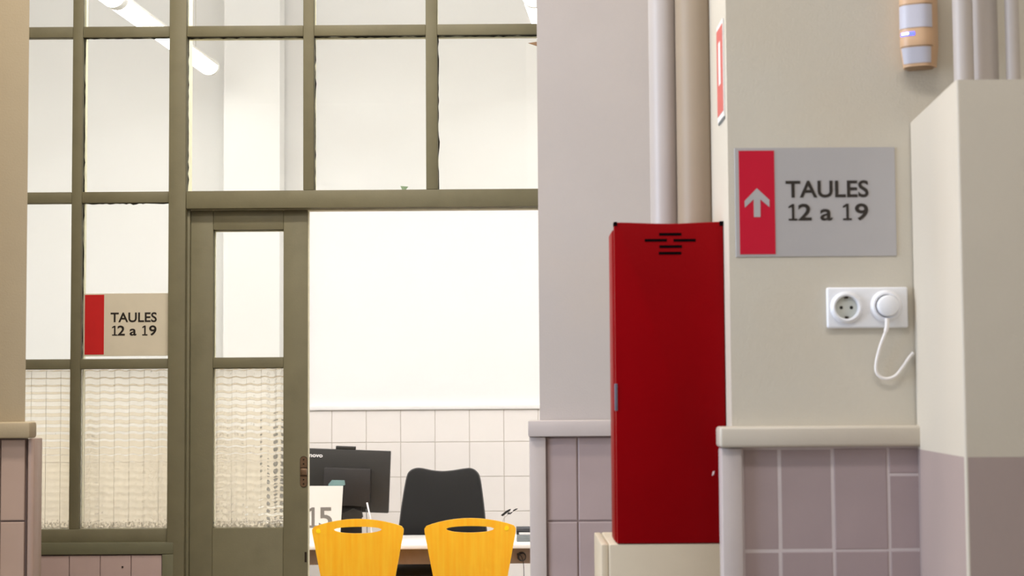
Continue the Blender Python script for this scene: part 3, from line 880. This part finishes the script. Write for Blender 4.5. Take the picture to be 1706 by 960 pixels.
# ------------------------------------------------------------------ office: hanging luminaires
def luminaire(p0, p1, label):
    p0, p1 = Vector(p0), Vector(p1)
    t = empty('hanging_lamp', p0); tag(t, label, 'lamp', 'linear lamps of the office')
    dirv = (p1 - p0); L_ = dirv.length; u = dirv.normalized(); side = u.cross(Vector((0, 0, 1))).normalized(); up = Vector((0, 0, 1))
    def ext(name, prof, m, a, b):
        bm = bmesh.new(); n = len(prof)
        A = [bm.verts.new(p0 + u * a + side * s + up * h) for s, h in prof]; C = [bm.verts.new(p0 + u * b + side * s + up * h) for s, h in prof]
        bm.faces.new(A); bm.faces.new(C)
        for i in range(n): bm.faces.new([A[i], A[(i + 1) % n], C[(i + 1) % n], C[i]])
        return obj(name, bm, m, t, smooth=True)
    r = .05
    ext('diffuser', [(r * math.cos(a), -r * .9 * math.sin(a)) for a in [PI * i / 12 for i in range(13)]], 'tube', .03, L_ - .03)
    ext('housing', [(r * math.cos(a), .0005 + r * .7 * math.sin(a)) for a in [PI * i / 10 for i in range(11)]], 'lamp_body', .0, L_)
    for a, b in ((0, .029), (L_ - .029, L_)):
        ext('end_cap', [(r * 1.04 * math.cos(q), r * .92 * math.sin(q)) for q in [2 * PI * i / 24 for i in range(24)]], 'lamp_body', a, b)
    for k in (.18, .86):
        q = p0 + u * (L_ * k)
        bm = bmesh.new(); cyl(bm, q + up * .03, (q.x, q.y, HC), .0022, n=8); obj('suspension_cable', bm, 'steel', t)
    return t
pf = at(350, 112, YB - .42); zl = pf.z
pn = at(192, 3, 7.58); pn.z = zl
u = (pn - pf).normalized()
luminaire(pf, pn, 'lit tube lamp with its rounded far end seen beside the olive post')
luminaire(pn + u * .004, pn + u * 1.5, 'nearer lit tube lamp at the top of the second pane')
q0 = at(899, 20, 7.95); q0.z = zl
luminaire(q0 - u * 1.25, q0 + u * .35, 'lit tube lamp just showing beside the mauve wall at top')

# ------------------------------------------------------------------ office: desk
YDF, YDR = 7.90, 8.46
zdt = Z(700, 908, YDF)
dth = .020
desk = empty('desk', (X(660, 920, YDF), YDF, 0)); tag(desk, 'white topped office desk on a taupe metal beam', 'desk')
dl, dr = X(420, 910, YDF), X(1010, 910, YDF)
B('desktop', dl, dr, YDF, YDR, zdt - dth, zdt, 'desk_top', desk, .003)
zbm = Z(700, 940, YDF + .05)
B('beam', dl + .04, dr - .04, YDF + .04, YDF + .08, zbm, zdt - dth - .0005, 'beam', desk, .002)
for sx in (dl + .06, dr - .11):
    for sy in (YDF + .04, YDR - .09):
        B('leg', sx, sx + .05, sy + .041, sy + .09, 0, zdt - dth - .0005, 'beam', desk, .003)
# coil of black cable hung on the beam
cc = at(869.5, 928, YDF + .03)
coil = empty('cable_coil', (cc.x, cc.y, cc.z)); tag(coil, 'coil of black cable hanging on the desk beam beside mauve wall', 'cable')
for k, (r, dx, dz) in enumerate(((.017, 0, 0), (.0155, .002, -.001), (.0185, -.001, .001))):
    bm = bmesh.new(); tube(bm, [Vector((cc.x + dx + r * math.cos(a), cc.y + .004 * (k - 1), cc.z + dz + r * 1.05 * math.sin(a))) for a in [2 * PI * i / 28 for i in range(28)]], .002, 8, closed=True)
    obj('cable_loop', bm, 'black', coil, smooth=True)
bm = bmesh.new(); tube(bm, smooth_path([(cc.x - .016, cc.y, cc.z + .012), (cc.x - .004, cc.y - .003, cc.z + .004), (cc.x + .004, cc.y - .003, cc.z - .012), (cc.x + .008, cc.y - .002, cc.z - .05), (cc.x + .010, cc.y, cc.z - .16)], 6), .0016, 8)
obj('cable_tail', bm, 'black', coil, smooth=True)
bm = bmesh.new(); box(bm, cc.x - .022, cc.x - .008, cc.y - .006, cc.y + .008, cc.z + .006, cc.z + .016, .002); obj('cable_tie', bm, 'black', coil)

# --- monitor seen from behind
mc = at(553.5, 800, 8.20)
mon = empty('monitor', (mc.x, mc.y, zdt)); tag(mon, 'black computer monitor seen from behind on the desk', 'monitor')
mon_parts = []
def mp_(o): mon_parts.append(o); return o
sc_ = F / 8.20
def mx(px): return mc.x + (px - 553.5) / sc_
def mz(py): return mc.z - (py - 800) / sc_
mp_(B('screen_case', mx(459), mx(648.5), 8.20, 8.235, mz(851.5), mz(749), 'mon', mon, .004))
mp_(B('mount_housing', mx(541), mx(618), 8.145, 8.1995, mz(841), mz(779), 'mon2', mon, .005))
mon_parts += text('logo_letter', 'lenovo', mx(506), mx(536), mz(763.5), mz(756.5), 8.1992, 'white_ink', mon, .03)
mp_(B('webcam_bar', mx(557), mx(590), 8.205, 8.228, mz(749) + .0003, mz(743.5), 'mon', mon, .002))
rot = Matrix.Translation(mc) @ Matrix.Rotation(math.radians(2.4), 4, 'Y') @ Matrix.Translation(-mc)
for o in mon_parts: o.data.transform(rot)
B('stand_column', mx(566), mx(603), 8.165, 8.195, zdt + .012, mz(842), 'mon2', mon, .004)
bm = bmesh.new(); plate(bm, [(mx(566), mz(857)), (mx(590), mz(846)), (mx(604), mz(851)), (mx(606), mz(860)), (mx(600), mz(864)), (mx(566), mz(863))], 8.13, 8.164)
obj('hinge', bm, 'mon', mon)
B('stand_foot', mx(540), mx(608), 8.06, 8.26, zdt + .0004, zdt + .013, 'mon', mon, .004)
cb = empty('monitor_cable', at(612, 842, 8.13)); tag(cb, 'white cable hanging from the back of the monitor', 'cable')
P = [at(611.5, 838, 8.138), at(614, 850, 8.12), at(617, 864, 8.11), at(618, 884, 8.12)]; P.append(Vector((P[-1].x + .01, 8.14, zdt + .004)))
bm = bmesh.new(); tube(bm, smooth_path(P, 6), .0042, 10); obj('cable_run', bm, 'cord', cb, smooth=True)
P = [at(610, 848, 8.13), at(611.5, 870, 8.13)]; P.append(Vector((P[-1].x, 8.16, zdt + .002)))
bm = bmesh.new(); tube(bm, smooth_path(P, 4), .0014, 8); obj('thin_wire', bm, 'greypl', cb, smooth=True)

# --- number panel 15
yp = 8.0
npn = empty('number_panel', (X(533, 890, yp), yp, zdt)); tag(npn, 'white desk panel with grey number 15 in front of the monitor', 'panel')
bm = bmesh.new(); plate(bm, [(X(495, 890, yp), zdt + .0005), (X(566, 890, yp), zdt + .0005), (X(571.5, 810, yp), Z(570, 810, yp)), (X(495, 810, yp), Z(500, 810, yp))], yp, yp + .005)
obj('panel', bm, 'panel', npn)
B('foot', X(497, 890, yp), X(564, 890, yp), yp + .0055, yp + .06, zdt + .0005, zdt + .006, 'panel', npn)
text('numeral', '15', X(512.5, 865, yp), X(553.5, 865, yp), Z(533, 880, yp), Z(533, 845.5, yp), yp - .0006, 'grey_ink', npn, .015)
# --- folded teal paper behind the panel
pa = bmesh.new(); c0 = at(561, 806, 8.06)
hh = zdt
plate(pa, [(X(546, 890, 8.06), zdt + .001), (X(560, 890, 8.06), zdt + .001)] + [tuple(at(a, b, 8.06).xz) for a, b in ((566, 812), (575, 808), (574, 800.5), (553, 800), (547, 807))], 8.06, 8.064)
o = obj('folded_paper', pa, 'paper'); tag(o, 'teal folded paper standing behind the number panel', 'paper')

# --- memo clip on a wire stem, tray with papers
yk = 8.12
kc = empty('memo_clip', (X(842, 890, yk), yk, zdt)); tag(kc, 'small dark clip on a thin wire stem behind right wooden chair', 'clip')
bm = bmesh.new(); cyl(bm, (X(838, 890, yk), yk, zdt + .0005), (X(838, 890, yk), yk, zdt + .008), .022, n=24); obj('base', bm, 'darkpl', kc, smooth=True)
bm = bmesh.new(); tube(bm, smooth_path([(X(838, 890, yk), yk, zdt + .007), at(838, 868, yk), at(846, 858, yk), at(850, 853, yk)], 5), .0011, 8); obj('stem', bm, 'steel', kc, smooth=True)
bm = bmesh.new(); plate(bm, [tuple(at(a, b, yk).xz) for a, b in ((834.5, 858.5), (843, 851.5), (849, 848.5), (851.5, 848.5), (849, 852), (845, 854.5), (837.5, 860.3))], yk - .006, yk + .006); obj('jaw', bm, 'black', kc)
bm = bmesh.new(); plate(bm, [tuple(at(a, b, yk).xz) for a, b in ((844.5, 857), (847, 853.5), (850, 855), (854, 851), (859, 848), (863, 847.5), (861, 849.3), (855.5, 852), (850.5, 857))], yk - .0055, yk + .0055); obj('jaw', bm, 'black', kc)
bm = bmesh.new(); lathe_y(bm, at(852.5, 851, yk - .001), [(0, -.006), (.006, -.006), (.006, .006), (0, .006)], 16); obj('spring_wheel', bm, 'white_ink', kc)
ty = 8.02
tr = empty('desk_tray', (X(880, 900, ty), ty, zdt)); tag(tr, 'grey desk tray with a dark roll on top, beside mauve wall', 'tray')
x0, x1_ = X(861, 890, ty), X(925, 890, ty)
B('tray_body', x0, x1_, ty, ty + .2, zdt + .0005, Z(872, 891.5, ty), 'greypl', tr, .003)
B('paper_stack', x0 + .012, x1_ - .01, ty + .01, ty + .19, Z(872, 891.5, ty) + .0004, Z(872, 888, ty), 'white_ink', tr)
zz = Z(872, 883, ty)
bm = bmesh.new(); cyl(bm, (x0 - .002, ty + .03, zz), (x1_ - .02, ty + .03, zz), .0135, n=24); obj('dark_roll', bm, 'darkpl', tr, smooth=True)
B('roll_holder', x0 - .001, x0 + .009, ty + .018, ty + .042, Z(872, 891.5, ty), zz, 'black', tr)

# --- cream cupboard that shows only as bands through the wired glass
YK = 8.75
kx0, kx1 = X(20, 800, YK), X(488, 800, YK); kz = Z(250, 694, YK)
cu_ = empty('storage_cupboard', ((kx0 + kx1) / 2, YK + .2, 0)); tag(cu_, 'low cream storage cupboard blurred behind the wired glass panes', 'cupboard')
B('carcass', kx0, kx1, YK + .02, YK + .42, .06, kz - .025, 'cupboard', cu_, .003)
B('top_board', kx0 - .01, kx1 + .005, YK, YK + .43, kz - .0245, kz, 'cupboard_dark', cu_, .003)
B('base', kx0 + .02, kx1 - .02, YK + .05, YK + .40, 0, .0595, 'cupboard_dark', cu_)
nd = 4; dw = (kx1 - kx0) / nd
for i in range(nd):
    d_ = B('door', kx0 + i * dw + .003, kx0 + (i + 1) * dw - .003, YK + .002, YK + .0195, .065, kz - .06, 'cupboard', cu_, .002)
    hx = kx0 + (i + (.88 if i % 2 == 0 else .12)) * dw
    B('handle', hx - .006, hx + .006, YK - .02, YK + .0015, kz - .32, kz - .20, 'darkpl', d_, .003)

# ------------------------------------------------------------------ chairs
def ring_plate(bm, hole, outer, yf, yb, rings=7):
    """plate with a hole: outer and hole outlines share their count; yf, yb give front and back depth of (x, z)"""
    n = len(outer); F_, K_ = [], []
    for s in range(rings + 1):
        t = s / rings
        a, b = [], []
        for (hx, hz_), (ox, oz) in zip(hole, outer):
            x, z_ = hx + (ox - hx) * t, hz_ + (oz - hz_) * t
            a.append(bm.verts.new((x, yf(x, z_), z_))); b.append(bm.verts.new((x, yb(x, z_), z_)))
        F_.append(a); K_.append(b)
    for s in range(rings):
        for i in range(n):
            j = (i + 1) % n
            bm.faces.new([F_[s][i], F_[s][j], F_[s + 1][j], F_[s + 1][i]])
            bm.faces.new([K_[s][i], K_[s + 1][i], K_[s + 1][j], K_[s][j]])
    for i in range(n):
        j = (i + 1) % n
        f = bm.faces.new([F_[0][i], K_[0][i], K_[0][j], F_[0][j]]); f.material_index = 1
        f = bm.faces.new([F_[-1][i], F_[-1][j], K_[-1][j], K_[-1][i]]); f.material_index = 1

def ray_poly(poly, cx, cz, ang):
    dx, dz = math.cos(ang), math.sin(ang); best = None
    n = len(poly)
    for i in range(n):
        (ax, az), (bx_, bz_) = poly[i], poly[(i + 1) % n]
        ex, ez = bx_ - ax, bz_ - az
        den = dx * ez - dz * ex
        if abs(den) < 1e-12: continue
        t = ((ax - cx) * ez - (az - cz) * ex) / den
        s = ((ax - cx) * dz - (az - cz) * dx) / den
        if t > 0 and -1e-9 <= s <= 1 + 1e-9 and (best is None or t < best): best = t
    return (cx + dx * best, cz + dz * best)

def rounded(poly, radii, k=6):
    out = []; n = len(poly)
    for i in range(n):
        p0, p1, p2 = Vector(poly[i - 1]), Vector(poly[i]), Vector(poly[(i + 1) % n]); r = radii[i]
        if r <= 0: out.append(tuple(p1)); continue
        a = p1 + (p0 - p1).normalized() * r; b = p1 + (p2 - p1).normalized() * r
        for j in range(k + 1):
            t = j / k; q = a * (1 - t) ** 2 + p1 * 2 * t * (1 - t) + b * t * t
            out.append((q.x, q.y))
    return out

YCH = 7.62
ctop = Z(595, 865.5, YCH)
def wood_chair():
    """built about its own foot at the origin, back toward -y"""
    t = empty('wooden_chair', (0, 0, 0))
    h = ctop; w2 = 77.5 / F * YCH
    z_sh = h - 14 / F * YCH; zb_ = .50
    top = [(-w2 + 2 * w2 * i / 16, z_sh + (h - z_sh) * (1 - ((i - 8) / 8.0) ** 2 * 1.0)) for i in range(17)]
    outline = [(-w2 * .68, zb_)] + top + [(w2 * .68, zb_)]
    outline = rounded(outline[::-1], [.05] + [.020] + [0] * 15 + [.020] + [.05])
    cz = h - 17.5 / F * YCH; a_, up_, dn_ = 40 / F * YCH, 4.5 / F * YCH, 6.5 / F * YCH
    n = 96; hole, outer = [], []
    for i in range(n):
        an = 2 * PI * i / n
        outer.append(ray_poly(outline, 0, cz, an))
        # hole: lens shape, flat on top and bellied below
    hp = [(a_ * math.cos(b), cz + (up_ if math.sin(b) > 0 else dn_) * math.copysign(abs(math.sin(b)) ** 1.0, math.sin(b))) for b in [2 * PI * i / 200 for i in range(200)]]
    for i in range(n): hole.append(ray_poly(hp, 0, cz, 2 * PI * i / n))
    curve = lambda x, z_: .35 * x * x + .10 * (z_ - .5) ** 2
    yf = lambda x, z_: -.006 + (-.02 - (z_ - .5) * .10) + curve(x, z_)
    yb = lambda x, z_: yf(x, z_) + .011
    bm = bmesh.new(); ring_plate(bm, hole, outer, yf, yb)
    obj('backrest', bm, ['ply', 'ply_edge'], t, smooth=True)
    # seat
    sw = .20
    so_ = rounded([(-sw, .015), (sw, .015), (sw * .95, .40), (-sw * .95, .40)], [.04, .04, .07, .07])
    bm = bmesh.new()
    lo = [bm.verts.new((x, y_, .445 - .02 * ((y_ - .2) / .2) ** 2 * (y_ > .2))) for x, y_ in so_]
    hi = [bm.verts.new((v.co.x, v.co.y, v.co.z + .011)) for v in lo]
    bm.faces.new(lo); bm.faces.new(hi)
    for i in range(len(lo)): bm.faces.new([lo[i], lo[(i + 1) % len(lo)], hi[(i + 1) % len(lo)], hi[i]])
    obj('seat', bm, 'ply', t, smooth=True)
    for s in (-1, 1):
        bm = bmesh.new(); tube(bm, smooth_path([(s * .215, -.07, .0), (s * .205, -.02, .30), (s * .200, .0, .43), (s * .150, -.002, .52), (s * .105, -.028, .62)], 6), .0095, 12)
        obj('leg', bm, 'chrome', t, smooth=True)
        bm = bmesh.new(); tube(bm, smooth_path([(s * .215, .43, .0), (s * .200, .37, .30), (s * .185, .33, .415)], 6), .0095, 12)
        obj('leg', bm, 'chrome', t, smooth=True)
        bm = bmesh.new(); tube(bm, [(s * .20, .0, .43), (s * .185, .33, .427)], .0085, 12)
        obj('seat_rail', bm, 'chrome', t, smooth=True)
    return t, yf
ch, yfun = wood_chair()
ch2 = ch.copy(); COL.objects.link(ch2)
for c in list(ch.children):
    k = c.copy(); COL.objects.link(k); k.parent = ch2
for t, pxc, lab, sp in ((ch, 595, 'honey plywood chair in front of the number panel, sticker at its left', (529, 886)),
                        (ch2, 783, 'honey plywood chair nearer the mauve wall, sticker at its right', (844, 881))):
    t.location = (X(pxc, 900, YCH), YCH + .07, 0)
    tag(t, lab, 'chair', 'plywood visitor chairs')
    sp_ = at(sp[0], sp[1], YCH)
    lx = sp_.x - t.location.x
    bm = bmesh.new(); lathe_y(bm, (lx, yfun(lx, sp_.z) - .0006, sp_.z), [(0, -.0004), (.0105, -.0004), (.0105, .0012)], 20)
    st = obj('dot_sticker', bm, 'sticker'); st.parent = t; st['label'] = 'yellow dot sticker'

def cushion(bm, poly, tf, tb, yc, rings=10, ex=3.5, plane='xz', curve=None):
    """puffed body over a star-shaped outline"""
    n = 72
    cx = sum(p[0] for p in poly) / len(poly); cz = sum(p[1] for p in poly) / len(poly)
    out = [ray_poly(poly, cx, cz, 2 * PI * i / n) for i in range(n)]
    def mk(x, d, z_):
        yy = yc + d + (curve(x, z_) if curve else 0)
        return bm.verts.new((x, yy, z_) if plane == 'xz' else (x, z_, yy))
    sides = []
    for sgn, th in ((-1, tf), (1, tb)):
        R_ = [[mk(cx, sgn * th, cz)]]
        for s in range(1, rings):
            t = math.sin(PI / 2 * s / rings)
            R_.append([mk(cx + (x - cx) * t, sgn * th * (1 - t ** ex) ** (1 / 2.2), cz + (z_ - cz) * t) for x, z_ in out])
        sides.append(R_)
    rim = [mk(x, 0, z_) for x, z_ in out]
    for R_ in sides:
        R_.append(rim)
        for a, b in zip(R_, R_[1:]):
            for i in range(n):
                j = (i + 1) % n
                v = list(dict.fromkeys([a[i % len(a)], a[j % len(a)], b[j % len(b)], b[i % len(b)]]))
                if len(v) > 2: bm.faces.new(v)
    return bm

YO = 8.62
oc = X(737, 860, YO)
ofc = empty('office_chair', (oc, YO - .2, 0)); tag(ofc, 'charcoal upholstered office chair behind the desk', 'chair')
ctl = [(665, 897), (667, 868), (672, 830), (678, 796), (683, 786), (692, 781.5), (702, 781.5), (720, 785), (737, 786.5), (755, 785), (774, 782), (784, 781.5), (793, 786), (799, 797), (804, 830), (808, 866), (810, 897), (790, 899.5), (737, 900), (685, 899.5)]
P = [Vector((*tuple(at(a, b, YO).xz), 0)) for a, b in ctl]
pol = [(v.x, v.y) for v in smooth_path(P, 5, closed=True)]
bcurve = lambda x, z_: .5 * (x - oc) ** 2 * -1 + .08 * (z_ - .75)
bm = bmesh.new(); cushion(bm, pol, .022, .028, YO, curve=bcurve); obj('backrest', bm, 'fabric', ofc, smooth=True)
zlow = min(p_[1] for p_ in pol)
bm = bmesh.new(); tube(bm, [Vector((x, YO + bcurve(x, z_), z_)) for x, z_ in pol], .004, 8, closed=True); obj('edge_piping', bm, 'edgeblack', ofc, smooth=True)
sz_top = Z(690, 944, YO - .43)
seat = rounded([(oc - .25, YO - .48), (oc + .25, YO - .48), (oc + .24, YO - .03), (oc - .24, YO - .03)], [.12, .12, .10, .10])
bm = bmesh.new(); cushion(bm, seat, .035, .035, sz_top - .035, plane='xy'); obj('seat', bm, 'seatblack', ofc, smooth=True)
bm = bmesh.new(); tube(bm, smooth_path([(oc, YO - .25, sz_top - .075), (oc, YO - .06, sz_top - .085), (oc, YO + .055, sz_top + .02), (oc, YO + .05, zlow + .12)], 6), .016, 12); obj('back_bracket', bm, 'black', ofc, smooth=True)
bm = bmesh.new(); cyl(bm, (oc, YO - .25, .09), (oc, YO - .25, sz_top - .066), .026, n=24); obj('gas_column', bm, 'black', ofc, smooth=True)
for k in range(5):
    a = 2 * PI * k / 5 + .3
    q = Vector((oc + .29 * math.cos(a), YO - .25 + .29 * math.sin(a), .07))
    bm = bmesh.new(); cyl(bm, (oc, YO - .25, .11), q, .024, .016, n=12); lg_ = obj('base_leg', bm, 'black', ofc, smooth=True)
    bm = bmesh.new(); cyl(bm, q + Vector((-.02 * math.sin(a), .02 * math.cos(a), -.04)), q + Vector((.02 * math.sin(a), -.02 * math.cos(a), -.04)), .03, n=16); obj('castor', bm, 'black', lg_, smooth=True)

# ------------------------------------------------------------------ small leftovers on the glazing
c0 = at(672, 313, YG - .003)
bm = bmesh.new(); plate(bm, [(c0.x - .004, zh2r[1] + .0003), (c0.x + .008, zh2r[1] + .0003), (c0.x + .017, c0.z + .004), (c0.x - .010, c0.z + .006)], YG - .0045, YG - .0028)
tag(obj('tape_scrap', bm, 'green_tape'), 'scrap of green tape at the foot of an upper pane', 'tape')
c0 = at(880, 72, YP + .25)
bm = bmesh.new(); plate(bm, [(c0.x, c0.z + .0005), (c0.x + .05, c0.z + .008), (c0.x + .09, c0.z - .02), (c0.x + .03, c0.z - .010)], YP + .25, YP + .254)
fl = empty('hanging_card', (c0.x + .05, YP + .25, c0.z)); tag(fl, 'brown pointed card hanging beside the mauve wall at top', 'card')
obj('card', bm, 'brown_card', fl)
bm = bmesh.new(); cyl(bm, (c0.x + .055, YP + .252, c0.z + .004), (c0.x + .055, YP + .252, HC), .0012, n=6); obj('thread', bm, 'steel', fl)
